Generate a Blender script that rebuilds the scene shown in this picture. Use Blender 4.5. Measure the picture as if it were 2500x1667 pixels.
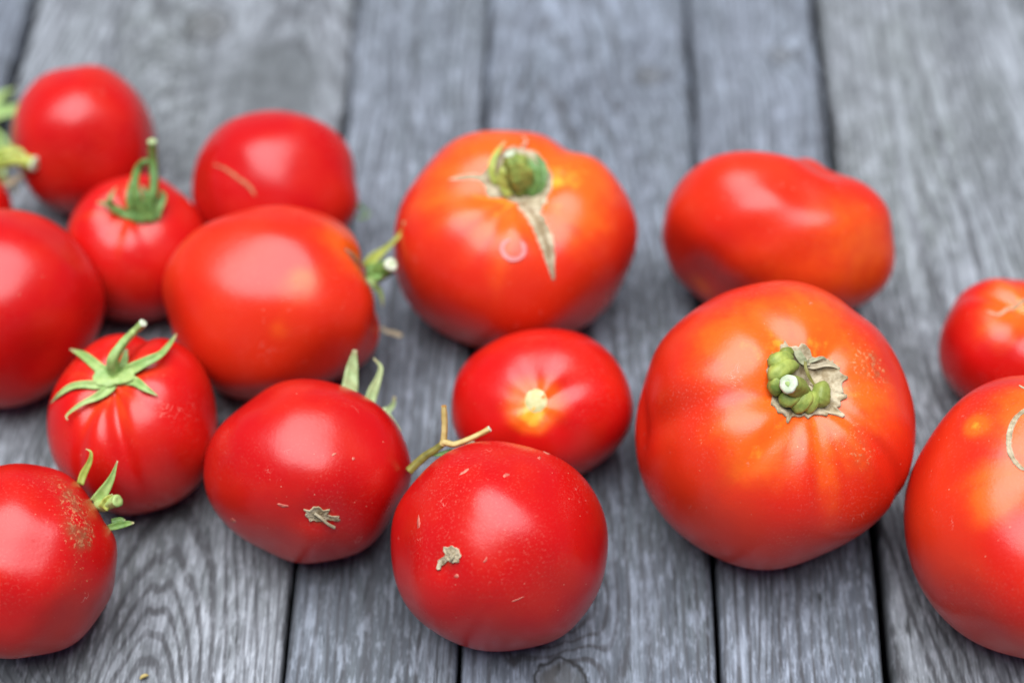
import bpy, bmesh, math, random
import numpy as np
from mathutils import Vector, Matrix

scene = bpy.context.scene
for o in list(bpy.data.objects):
    bpy.data.objects.remove(o, do_unlink=True)

# ------------------------------------------------------------------ camera
cam = bpy.data.cameras.new('camera'); cam_ob = bpy.data.objects.new('camera', cam)
scene.collection.objects.link(cam_ob); scene.camera = cam_ob
cam.lens = 71.0; cam.sensor_width = 36.0
cam.clip_start = 0.01; cam.clip_end = 200.0
cam_ob.location = (0.0, -0.525, 0.626)
cam_ob.rotation_euler = (math.radians(40.0), 0.0, 0.0)
cam.dof.use_dof = True
cam.dof.focus_distance = 0.692
cam.dof.aperture_fstop = 3.2
cam.dof.aperture_blades = 8

# ------------------------------------------------------------------ sky and sun
SUN_EL, SUN_AZ = 86.0, 270.0          # degrees; azimuth clockwise from +Y (behind the viewer)
world = bpy.data.worlds.new('World'); scene.world = world; world.use_nodes = True
wn = world.node_tree
bg = wn.nodes['Background']
sky = wn.nodes.new('ShaderNodeTexSky'); sky.sky_type = 'NISHITA'; sky.sun_disc = False
sky.sun_elevation = math.radians(SUN_EL); sky.sun_rotation = math.radians(SUN_AZ)
sky.air_density = 0.45; sky.dust_density = 0.2; sky.ozone_density = 1.0
wn.links.new(sky.outputs[0], bg.inputs[0]); bg.inputs[1].default_value = 0.05
sun = bpy.data.lights.new('sun', 'SUN'); sun.energy = 5.0; sun.angle = math.radians(62.0); sun.color = (0.91, 0.96, 1.0)
sun_ob = bpy.data.objects.new('sun', sun); scene.collection.objects.link(sun_ob)
az, el = math.radians(SUN_AZ), math.radians(SUN_EL)
to_sun = Vector((math.sin(az) * math.cos(el), math.cos(az) * math.cos(el), math.sin(el)))
sun_ob.rotation_euler = (-to_sun).to_track_quat('-Z', 'Y').to_euler()
sun_ob.location = to_sun * 3
vs = scene.view_settings
vs.view_transform = 'Standard'; vs.look = 'None'; vs.exposure = 0.45; vs.gamma = 1.0; vs.use_curve_mapping = False
scene.cycles.max_bounces = 6; scene.cycles.diffuse_bounces = 3; scene.cycles.glossy_bounces = 3

# ------------------------------------------------------------------ node helpers
class E:
    """a float socket that can be calculated with"""
    def __init__(s, nt, sock): s.nt, s.k = nt, sock
    def _op(s, op, *a):
        n = s.nt.nodes.new('ShaderNodeMath'); n.operation = op
        for i, v in enumerate((s,) + a):
            if isinstance(v, E): s.nt.links.new(v.k, n.inputs[i])
            else: n.inputs[i].default_value = v
        return E(s.nt, n.outputs[0])
    def __add__(s, o): return s._op('ADD', o)
    def __sub__(s, o): return s._op('SUBTRACT', o)
    def __mul__(s, o): return s._op('MULTIPLY', o)
    def __truediv__(s, o): return s._op('DIVIDE', o)
    __radd__ = __add__; __rmul__ = __mul__
    def pow(s, o): return s._op('POWER', o)
    def sin(s): return s._op('SINE')
    def exp(s): return s._op('EXPONENT')
    def sqrt(s): return s._op('SQRT')
    def abs(s): return s._op('ABSOLUTE')
    def max(s, o): return s._op('MAXIMUM', o)
    def min(s, o): return s._op('MINIMUM', o)
    def step(s, a, b, c=0.0, d=1.0):
        n = s.nt.nodes.new('ShaderNodeMapRange'); n.interpolation_type = 'SMOOTHSTEP'
        s.nt.links.new(s.k, n.inputs[0])
        for i, v in enumerate((a, b, c, d)): n.inputs[i + 1].default_value = v
        return E(s.nt, n.outputs[0])
def new_mat(name, rough=.5):
    m = bpy.data.materials.new(name); m.use_nodes = True
    nt = m.node_tree; p = nt.nodes['Principled BSDF']; p.inputs['Roughness'].default_value = rough
    return m, nt, p
def coord(nt, kind='Object'):
    return nt.nodes.new('ShaderNodeTexCoord').outputs[kind]
def scaled(nt, vec, s, off=(0, 0, 0)):
    n = nt.nodes.new('ShaderNodeMapping'); nt.links.new(vec, n.inputs[0])
    n.inputs['Scale'].default_value = s; n.inputs['Location'].default_value = off
    return n.outputs[0]
FLAT = False          # boards use two-dimensional noise
def noise(nt, vec, scale, detail=3.0, rough=.5, dist=0.0):
    n = nt.nodes.new('ShaderNodeTexNoise')
    if FLAT: n.noise_dimensions = '2D'
    nt.links.new(vec, n.inputs['Vector'])
    n.inputs['Scale'].default_value = scale; n.inputs['Detail'].default_value = detail
    n.inputs['Roughness'].default_value = rough; n.inputs['Distortion'].default_value = dist
    return E(nt, n.outputs['Fac'])
def voronoi(nt, vec, scale, out='Distance', rnd=1.0):
    n = nt.nodes.new('ShaderNodeTexVoronoi'); nt.links.new(vec, n.inputs['Vector'])
    n.inputs['Scale'].default_value = scale; n.inputs['Randomness'].default_value = rnd
    return n
def mix(nt, fac, a, b):
    n = nt.nodes.new('ShaderNodeMix'); n.data_type = 'RGBA'
    if isinstance(fac, E): nt.links.new(fac.k, n.inputs[0])
    else: n.inputs[0].default_value = fac
    for i, v in ((6, a), (7, b)):
        if isinstance(v, tuple): n.inputs[i].default_value = v + (1,)
        else: nt.links.new(v, n.inputs[i])
    return n.outputs[2]
def attr(nt, name):
    n = nt.nodes.new('ShaderNodeAttribute'); n.attribute_name = name
    return E(nt, n.outputs['Fac'])
def bump(nt, p, h, strength, dist, prev=None):
    n = nt.nodes.new('ShaderNodeBump'); n.inputs['Strength'].default_value = strength; n.inputs['Distance'].default_value = dist
    nt.links.new(h.k, n.inputs['Height'])
    if prev: nt.links.new(prev, n.inputs['Normal'])
    nt.links.new(n.outputs[0], p.inputs['Normal'])
    return n.outputs[0]

# ------------------------------------------------------------------ materials
def wood_material(name, centre, el, spacing, knots, seed, tint, dark_patches=(), contrast=1.0):
    """weathered board: nested rings round `centre` (x, y), stretched along y, bent round knots"""
    global FLAT
    FLAT = True
    m, nt, p = new_mat(name, .72)
    oc = coord(nt)
    sep = nt.nodes.new('ShaderNodeSeparateXYZ'); nt.links.new(oc, sep.inputs[0])
    x, y = E(nt, sep.outputs[0]), E(nt, sep.outputs[1])
    o = (seed * 3.17, seed * 1.31, seed * .77)
    dx, dy = x - centre[0], (y - centre[1]) * el
    v = (dx * dx + dy * dy + 1e-5).sqrt()
    v = v + (noise(nt, scaled(nt, oc, (14, 3.2, 1), o), 1.0, 2) - .5) * .022
    v = v + (noise(nt, scaled(nt, oc, (80, 12, 1), o), 1.0, 3) - .5) * .0050
    core = None; rim = None
    for (kx, ky, r, amp) in knots:
        ex, ey = (x - kx) / r, (y - ky) / (r * 1.15)
        d2 = ex * ex + ey * ey
        v = v + (d2 * -.28).exp() * amp
        dn = d2.sqrt() + (noise(nt, scaled(nt, oc, (160, 160, 1), o), 1.0, 2) - .5) * .5
        c = dn.step(1.05, .55); core = c if core is None else core.max(c)
        g = (dn - .95).abs().step(.13, .0); rim = g if rim is None else rim.max(g)
    v = v + (v * 310.0).sin() * (spacing * .30) + (v * 97.0).sin() * (spacing * .6)
    wave = (v * (2 * math.pi / spacing)).sin() * .5 + .5
    thick = noise(nt, scaled(nt, oc, (40, 5, 1), o), 1.0, 2)
    line = (wave + (thick - .5) * .5).step(.55, 1.02)                    # dark late-wood lines
    fibre = noise(nt, scaled(nt, oc, (1500, 34, 1), o), 1.0, 3, .6)
    fibre2 = noise(nt, scaled(nt, oc, (560, 11, 1), o), 1.0, 3, .6)
    grit = noise(nt, scaled(nt, oc, (700, 120, 1), o), 1.0, 3, .65)
    blotch = noise(nt, scaled(nt, oc, (16, 6, 1), o), 1.0, 4, .6)
    blotch2 = noise(nt, scaled(nt, oc, (55, 24, 1), o), 1.0, 3, .6)
    # splits along the grain
    split = (noise(nt, scaled(nt, oc, (230, 6.5, 1), o), 1.0, 2) - .5).abs().step(.012, .002) * blotch2.step(.5, .62)
    light = tuple(c * .63 for c in tint)
    col = mix(nt, blotch.step(.3, .7), tuple(c * .52 for c in light), tuple(c * 1.36 for c in light))
    col = mix(nt, fibre2.step(.36, .66) * .75, col, tuple(c * .46 for c in light))
    col = mix(nt, blotch2.step(.4, .66) * .34, col, (light[0] * .62, light[1] * .66, light[2] * .60))
    moss = noise(nt, scaled(nt, oc, (9, 5, 1), (o[1] + 4, o[0], 0)), 1.0, 3, .6).step(.48, .70)
    col = mix(nt, moss * .6, col, (light[0] * .60, light[1] * .62, light[2] * .53))
    col = mix(nt, line * (noise(nt, scaled(nt, oc, (30, 9, 1), o), 1.0, 2).step(.28, .6) * .6 + .3) * (.9 * contrast), col, (.055, .053, .056))
    col = mix(nt, fibre.step(.50, .72) * .6, col, (.075, .072, .074))
    col = mix(nt, grit.step(.50, .76) * .6, col, tuple(min(1, c * 2.1) for c in light))
    streak = noise(nt, scaled(nt, oc, (48, 1.5, 1), (o[2] + 2, o[1], 0)), 1.0, 3, .55)
    col = mix(nt, streak.step(.52, .68) * .5, col, tuple(c * .34 for c in light))
    col = mix(nt, streak.step(.42, .30) * .35, col, tuple(c * 1.7 for c in light))
    chip = noise(nt, scaled(nt, oc, (230, 62, 1), (o[0], o[2], 0)), 1.0, 3, .65)
    col = mix(nt, chip.step(.52, .66) * .38, col, tuple(c * 1.75 for c in light))
    col = mix(nt, chip.step(.46, .34) * .38, col, tuple(c * .36 for c in light))
    col = mix(nt, line * (.42 * contrast), col, (.06, .058, .062))
    for (sx, sy, sr, sa) in dark_patches:  # round patches of darker colour with ragged edges
        ex, ey = (x - sx) / sr, (y - sy) / sr
        q = (ex * ex + ey * ey).sqrt() + (blotch2 - .5) * 1.2
        col = mix(nt, q.step(1.15, .55) * sa, col, (.10, .104, .106))
    if core is not None:
        col = mix(nt, core * .55, col, (.10, .095, .09))
        col = mix(nt, rim * .92, col, (.025, .023, .022))
    col = mix(nt, split * .85, col, (.02, .019, .018))
    nt.links.new(col, p.inputs['Base Color'])
    p.inputs['Specular IOR Level'].default_value = .3
    h = (fibre * .4 + fibre2 * .5 + grit * .35)
    bump(nt, p, h, 1.0, .0010)
    FLAT = False
    return m

def plain(name, c1, c2, scale=260, rough=.5, bmp=.3, sss=0.0, stretch=(1, 1, 1), spec=.4):
    m, nt, p = new_mat(name, rough)
    oc = coord(nt)
    n1 = noise(nt, scaled(nt, oc, stretch), scale, 4, .6); n2 = noise(nt, oc, scale * .28, 2)
    col = mix(nt, (n1 * .6 + n2 * .4).step(.34, .66), c1, c2)
    col = mix(nt, (attr(nt, 'tip') + (n2 - .5) * .3).step(.80, 1.0) * .75, col, (.40, .31, .17))
    nt.links.new(col, p.inputs['Base Color'])
    p.inputs['Specular IOR Level'].default_value = spec
    bump(nt, p, n1, bmp, .0006)
    return m
MAT = {
    'green': plain('green_stalk', (.075, .17, .035), (.17, .29, .07), sss=.15),
    'green_light': plain('light_green_sepal', (.20, .33, .08), (.38, .47, .16), sss=.2),
    'green_pale': plain('pale_green_sepal', (.25, .36, .14), (.42, .50, .24), sss=.2),
    'green_yellow': plain('yellow_green_sepal', (.24, .30, .045), (.42, .44, .09), sss=.2),
    'olive': plain('olive_stalk', (.13, .12, .022), (.24, .21, .045)),
    'olive_green': plain('olive_green_stalk', (.15, .19, .03), (.27, .30, .06), sss=.15),
    'straw': plain('straw_stalk', (.42, .30, .09), (.60, .46, .18)),
    'straw_dark': plain('dry_tip', (.40, .17, .02), (.5, .24, .04)),
    'dry': plain('dry_sepal', (.28, .22, .13), (.48, .40, .27), rough=.8),
    'dry_green': plain('withered_sepal', (.19, .20, .10), (.40, .37, .24), rough=.8),
    'cork': plain('cork_scar', (.23, .16, .08), (.56, .46, .31), scale=420, rough=.85, bmp=.8),
    'cork_dark': plain('brown_crack', (.42, .09, .04), (.50, .22, .10), scale=420, rough=.8, bmp=.6),
    'furrow': plain('brown_furrow', (.16, .10, .04), (.30, .21, .11), scale=600, rough=.9),
    'green_rib': plain('ribbed_green_stub', (.10, .17, .025), (.36, .40, .08), scale=210, rough=.55, bmp=.9),
    'pale_green': plain('pale_green_scar', (.46, .42, .16), (.60, .56, .30), scale=300, rough=.6),
    'pale_mark': plain('pale_ring_mark', (.58, .11, .10), (.70, .30, .28), scale=120, rough=.45, bmp=.1),
    'scuff': plain('dull_skin_mark', (.50, .07, .05), (.58, .21, .14), scale=900, rough=.7),
    'cut_white': plain('white_cut_end', (.42, .48, .30), (.72, .73, .58), scale=420, rough=.7),
    'cut_green': plain('green_cut_end', (.30, .38, .16), (.45, .50, .26), scale=420, rough=.7),
}

def tomato_material(name, tone, speck, seed):
    m, nt, p = new_mat(name, .3)
    oc = coord(nt); o = (seed * 1.7, seed * .9, seed * 2.3)
    oo = scaled(nt, oc, (1, 1, 1), o)
    red = (.55, .0055, .004); deep = (.41, .0028, .0045); scarlet = (.64, .026, .006)
    base = mix(nt, noise(nt, oo, 24, 2).step(.3, .7), red, scarlet if tone < 0 else red)
    if tone < 0: base = mix(nt, min(1, -tone * 2.4), base, scarlet)
    else: base = mix(nt, min(1, tone * 3.0), base, deep)
    base = mix(nt, noise(nt, oo, 42, 3).step(.38, .72) * (.5 if tone < 0 else .3), base, (.64, .034, .008))
    streak = noise(nt, oo, 170, 4, .65)
    og = attr(nt, 'orange') * (streak * 1.1 + .45)
    base = mix(nt, og.step(.10, .85) * .85, base, (.78, .115, .008))
    base = mix(nt, og.step(.95, 1.7) * .85, base, (.82, .40, .03))
    # pale pores
    v = voronoi(nt, oo, 520); vd = E(nt, v.outputs['Distance'])
    sepc = nt.nodes.new('ShaderNodeSeparateColor'); nt.links.new(v.outputs['Color'], sepc.inputs[0])
    pore = vd.step(.16, .07) * E(nt, sepc.outputs[0]).step(1 - .10 * speck, 1.0 - .09 * speck)
    pore = pore * noise(nt, oo, 40, 2).step(.42, .62)
    base = mix(nt, pore * .55, base, (.78, .40, .26))
    dust = noise(nt, oo, 1100, 3, .7).step(.52, .78) * noise(nt, oo, 30, 2).step(.35, .7)
    base = mix(nt, dust * min(.34, .20 * speck), base, (.70, .30, .22))
    # scuffs: short pale scratches and dusty smears
    sc = (noise(nt, scaled(nt, oc, (1, 1, .25), o), 190, 3, .55, .8) - .5).abs().step(.010, .001) * noise(nt, oo, 62, 2).step(.66, .74)
    base = mix(nt, sc * min(.7, .45 * speck), base, (.74, .36, .28))
    smear = noise(nt, oo, 330, 4, .7).step(.60, .74) * noise(nt, oo, 48, 2).step(.63, .76)
    base = mix(nt, smear * min(.6, .36 * speck), base, (.70, .34, .27))
    # corky russet flecks
    ru = attr(nt, 'russet')
    fl = noise(nt, oo, 640, 4, .7)
    rf = (fl + ru.min(1.0) * .20 - .20).step(.50, .62) * ru.step(.04, .3)
    base = mix(nt, rf * .6, base, (.60, .30, .13))
    base = mix(nt, ru.step(.40, 1.3) * noise(nt, oo, 150, 4, .7).step(.38, .62) * .7, base, (.19, .075, .03))
    nt.links.new(base, p.inputs['Base Color'])
    r = noise(nt, oo, 55, 3) * .16 + .22 + rf * .25 + smear * .2
    nt.links.new(r.k, p.inputs['Roughness'])
    p.inputs['IOR'].default_value = 1.45
    p.inputs['Specular IOR Level'].default_value = .47
    h = noise(nt, oo, 900, 2) * .35 + noise(nt, oo, 120, 3) * 1.1 + rf * .5
    bump(nt, p, h, .2, .0006)
    return m

# ------------------------------------------------------------------ object helpers
def link(name, mesh, parent=None, mat=None, smooth=True):
    ob = bpy.data.objects.new(name, mesh); scene.collection.objects.link(ob)
    if parent is not None: ob.parent = parent
    if mat is not None: mesh.materials.append(mat)
    if smooth: mesh.polygons.foreach_set('use_smooth', [True] * len(mesh.polygons))
    return ob
def mesh_from(name, verts, faces):
    me = bpy.data.meshes.new(name); me.from_pydata([tuple(map(float, v)) for v in verts], [], faces); me.update()
    bm = bmesh.new(); bm.from_mesh(me); bmesh.ops.recalc_face_normals(bm, faces=bm.faces); bm.to_mesh(me); bm.free()
    return me
def spline(pts, vals, n):
    """Catmull-Rom through pts with a value carried along"""
    P = [np.array(p, float) for p in pts]; Q = list(map(float, vals))
    P = [2 * P[0] - P[1]] + P + [2 * P[-1] - P[-2]]; Q = [Q[0]] + Q + [Q[-1]]
    m = len(P) - 3; out = []; ov = []
    for i in range(n + 1):
        u = min(i / n * m, m - 1e-9); k = int(u); t = u - k
        a, b, c, d = P[k:k + 4]; e, f, g, h = Q[k:k + 4]
        cr = lambda a, b, c, d: .5 * (2 * b + (c - a) * t + (2 * a - 5 * b + 4 * c - d) * t * t + (3 * b - 3 * c + d - a) * t ** 3)
        out.append(cr(a, b, c, d)); ov.append(max(1e-5, cr(e, f, g, h)))
    return out, ov
def unit(v): return v / (np.linalg.norm(v) + 1e-12)

# ------------------------------------------------------------------ ground and deck boards
def structure(ob, **k):
    ob['kind'] = 'structure'
    for a, b in k.items(): ob[a] = b
    return ob
g = mesh_from('ground', [(-30, -30, -.16), (30, -30, -.16), (30, 30, -.16), (-30, 30, -.16)], [(0, 1, 2, 3)])
structure(link('ground', g, None, plain('dark_soil', (.03, .025, .02), (.06, .05, .04), scale=30, rough=.95), False))
deck = bpy.data.objects.new('wooden_deck', None); scene.collection.objects.link(deck)
deck.rotation_euler = (0, 0, math.radians(-1.35))
structure(deck)
# (left edge, right edge) across the deck, ring centre, stretch, ring spacing, knots, round dark patches
BOARDS = [
    (-.800, -.6920, (.2, .1), .05, .006, [], []),
    (-.6895, -.5700, (-.1, .3), .08, .006, [], []),
    (-.5670, -.4520, (.15, 0), .06, .005, [], []),
    (-.4495, -.3420, (-.2, .1), .05, .005, [], []),
    (-.3395, -.2330, (.12, .0), .05, .0045, [(.02, .1, .008, .01)], []),
    (-.2288, -.0790, (.026, -.225), .22, .0030, [(-.016, -.178, .009, .020), (.008, .190, .012, .022)], [(.040, .148, .034, .75), (.020, .105, .03, .5)]),
    (-.0772, -.0166, (.09, .05), .06, .0040, [], []),
    (-.0146, .0766, (-.012, -.185), .12, .0034, [(-.010, -.156, .0088, .022), (.028, .16, .007, .01)], []),
    (.0788, .1362, (-.07, .2), .05, .0036, [(.012, .175, .006, .012)], []),
    (.1400, .3010, (.05, .26), .22, .0044, [(.045, .24, .012, .02)], []),
    (.3035, .4020, (-.1, 0), .06, .005, [], []),
    (.4045, .5150, (.2, 0), .06, .005, [], []),
    (.5175, .6300, (.2, .2), .08, .006, [], []),
    (.6325, .7500, (-.2, .2), .08, .006, [], []),
]
rng = random.Random(5)
TINTS = [(.325, .352, .412), (.38, .392, .42), (.33, .357, .412), (.305, .333, .395)]
for i, (x0, x1, cen, el_, spc, knots, dark_patches) in enumerate(BOARDS):
    w = (x1 - x0) / 2; th = .024; yl, yh = -.75, 1.25
    b = .0016 + rng.random() * .001
    prof = [(-w, -th), (-w, -b * 1.4), (-w + b * .3, -b * .45), (-w + b, 0)]
    prof += [(-w + 2 * w * k / 8, -.0004 * math.sin(math.pi * k / 8)) for k in range(1, 8)]
    prof += [(w - b, 0), (w - b * .3, -b * .45), (w, -b * 1.4), (w, -th)]
    n = 160; V = []; Fc = []; ph = rng.random() * 9
    for j in range(n + 1):
        y = yl + (yh - yl) * j / n
        jl = .00035 * math.sin(y * 31 + ph) + .0003 * math.sin(y * 83 + 2 * ph) + rng.uniform(-.00012, .00012)
        jr = .00035 * math.sin(y * 37 + 3 * ph) + .0003 * math.sin(y * 71 + ph) + rng.uniform(-.00012, .00012)
        for (px, pz) in prof:
            f = (px + w) / (2 * w)
            V.append((px + jl * (1 - f) + jr * f, y, pz))
    m = len(prof)
    for j in range(n):
        for k in range(m):
            Fc.append((j * m + k, j * m + (k + 1) % m, (j + 1) * m + (k + 1) % m, (j + 1) * m + k))
    Fc.append(tuple(range(m))); Fc.append(tuple(n * m + k for k in range(m)))
    me = mesh_from('plank', V, Fc)
    wm = wood_material('weathered_board', cen, el_, spc, knots, i + 1.37, TINTS[i % 4], dark_patches)
    ob = link('plank', me, deck, wm)
    ob.location = ((x0 + x1) / 2, 0, -rng.random() * .0004)
for yy in (-.45, .15, .75):
    bx = [(-.85, yy - .03, -.10), (.80, yy - .03, -.10), (.80, yy + .03, -.10), (-.85, yy + .03, -.10)]
    bx += [(a, b_, -.0255) for a, b_, _ in bx]
    me = mesh_from('joist', bx, [(0, 1, 2, 3), (4, 5, 6, 7), (0, 1, 5, 4), (1, 2, 6, 5), (2, 3, 7, 6), (3, 0, 4, 7)])
    link('joist', me, deck, plain('joist_wood', (.08, .075, .07), (.14, .13, .12), scale=60, rough=.9), False)

# ------------------------------------------------------------------ tomato shape
def ang(d, b):
    return np.arccos(np.clip(d @ np.asarray(b, float), -1, 1))
def fruit_radius(d, P):
    """radius of a tomato in its own frame (z = stem end) along unit directions d (n,3)"""
    th = np.arccos(np.clip(d[:, 2], -1, 1)); ph = np.arctan2(d[:, 1], d[:, 0])
    r = np.ones(len(d))
    e = P.get('boxy', 0.0)                                   # squarer shoulders
    r += e * np.sin(2 * th) ** 2 * 0.12
    k, a, p0 = P['lobes']
    top = np.exp(-(th / 1.15) ** 2); side = np.sin(th) ** 2
    r += a * (np.cos(k * ph + p0) * (0.75 * top * np.minimum(1, th / .35) + 0.35 * side)
              + 0.5 * np.cos((k + 2) * ph + 2.1 * p0) * top * np.minimum(1, th / .35))
    r += a * .5 * np.cos(2 * ph + p0 * 1.7) * side
    D, w = P['dimple']
    r -= D * np.exp(-(th / w) ** 2)
    r -= P.get('bottom', 0.03) * np.exp(-((math.pi - th) / .3) ** 2)
    for (g, dep, gw, t1) in P.get('grooves', []):
        dp = (ph - g + math.pi) % (2 * math.pi) - math.pi
        fade = np.exp(-(np.maximum(0, th - t1 * .45) / (t1 * .45)) ** 2) * np.minimum(1, th / .15)
        r -= dep * np.exp(-(dp * np.maximum(np.sin(th), .25) / gw) ** 2) * fade
    for (b, w, amp) in P.get('bumps', []):
        r += amp * np.exp(-(ang(d, b) / w) ** 2)
    s = P['seed']
    for i in range(5):                                       # slow unevenness
        v = np.array([math.sin(s * 3.1 + i * 1.7), math.cos(s * 2.3 + i * 2.9), math.sin(s * 1.3 + i * 4.1)])
        r += 0.008 * np.sin(d @ v * (2.2 + i * .7) + s + i * 2.0) + .0062 * np.sin(d @ v[[2, 0, 1]] * (4.6 + i * .9) + 2 * s + i)
    return r
def sphere_dirs(nu, nv):
    t = (np.arange(1, nv)) / nv * math.pi
    u = np.arange(nu) / nu * 2 * math.pi
    T, U = np.meshgrid(t, u, indexing='ij')
    g = np.stack([np.sin(T) * np.cos(U), np.sin(T) * np.sin(U), np.cos(T)], -1).reshape(-1, 3)
    return np.vstack([[[0, 0, 1.0]], g, [[0, 0, -1.0]]])


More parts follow.
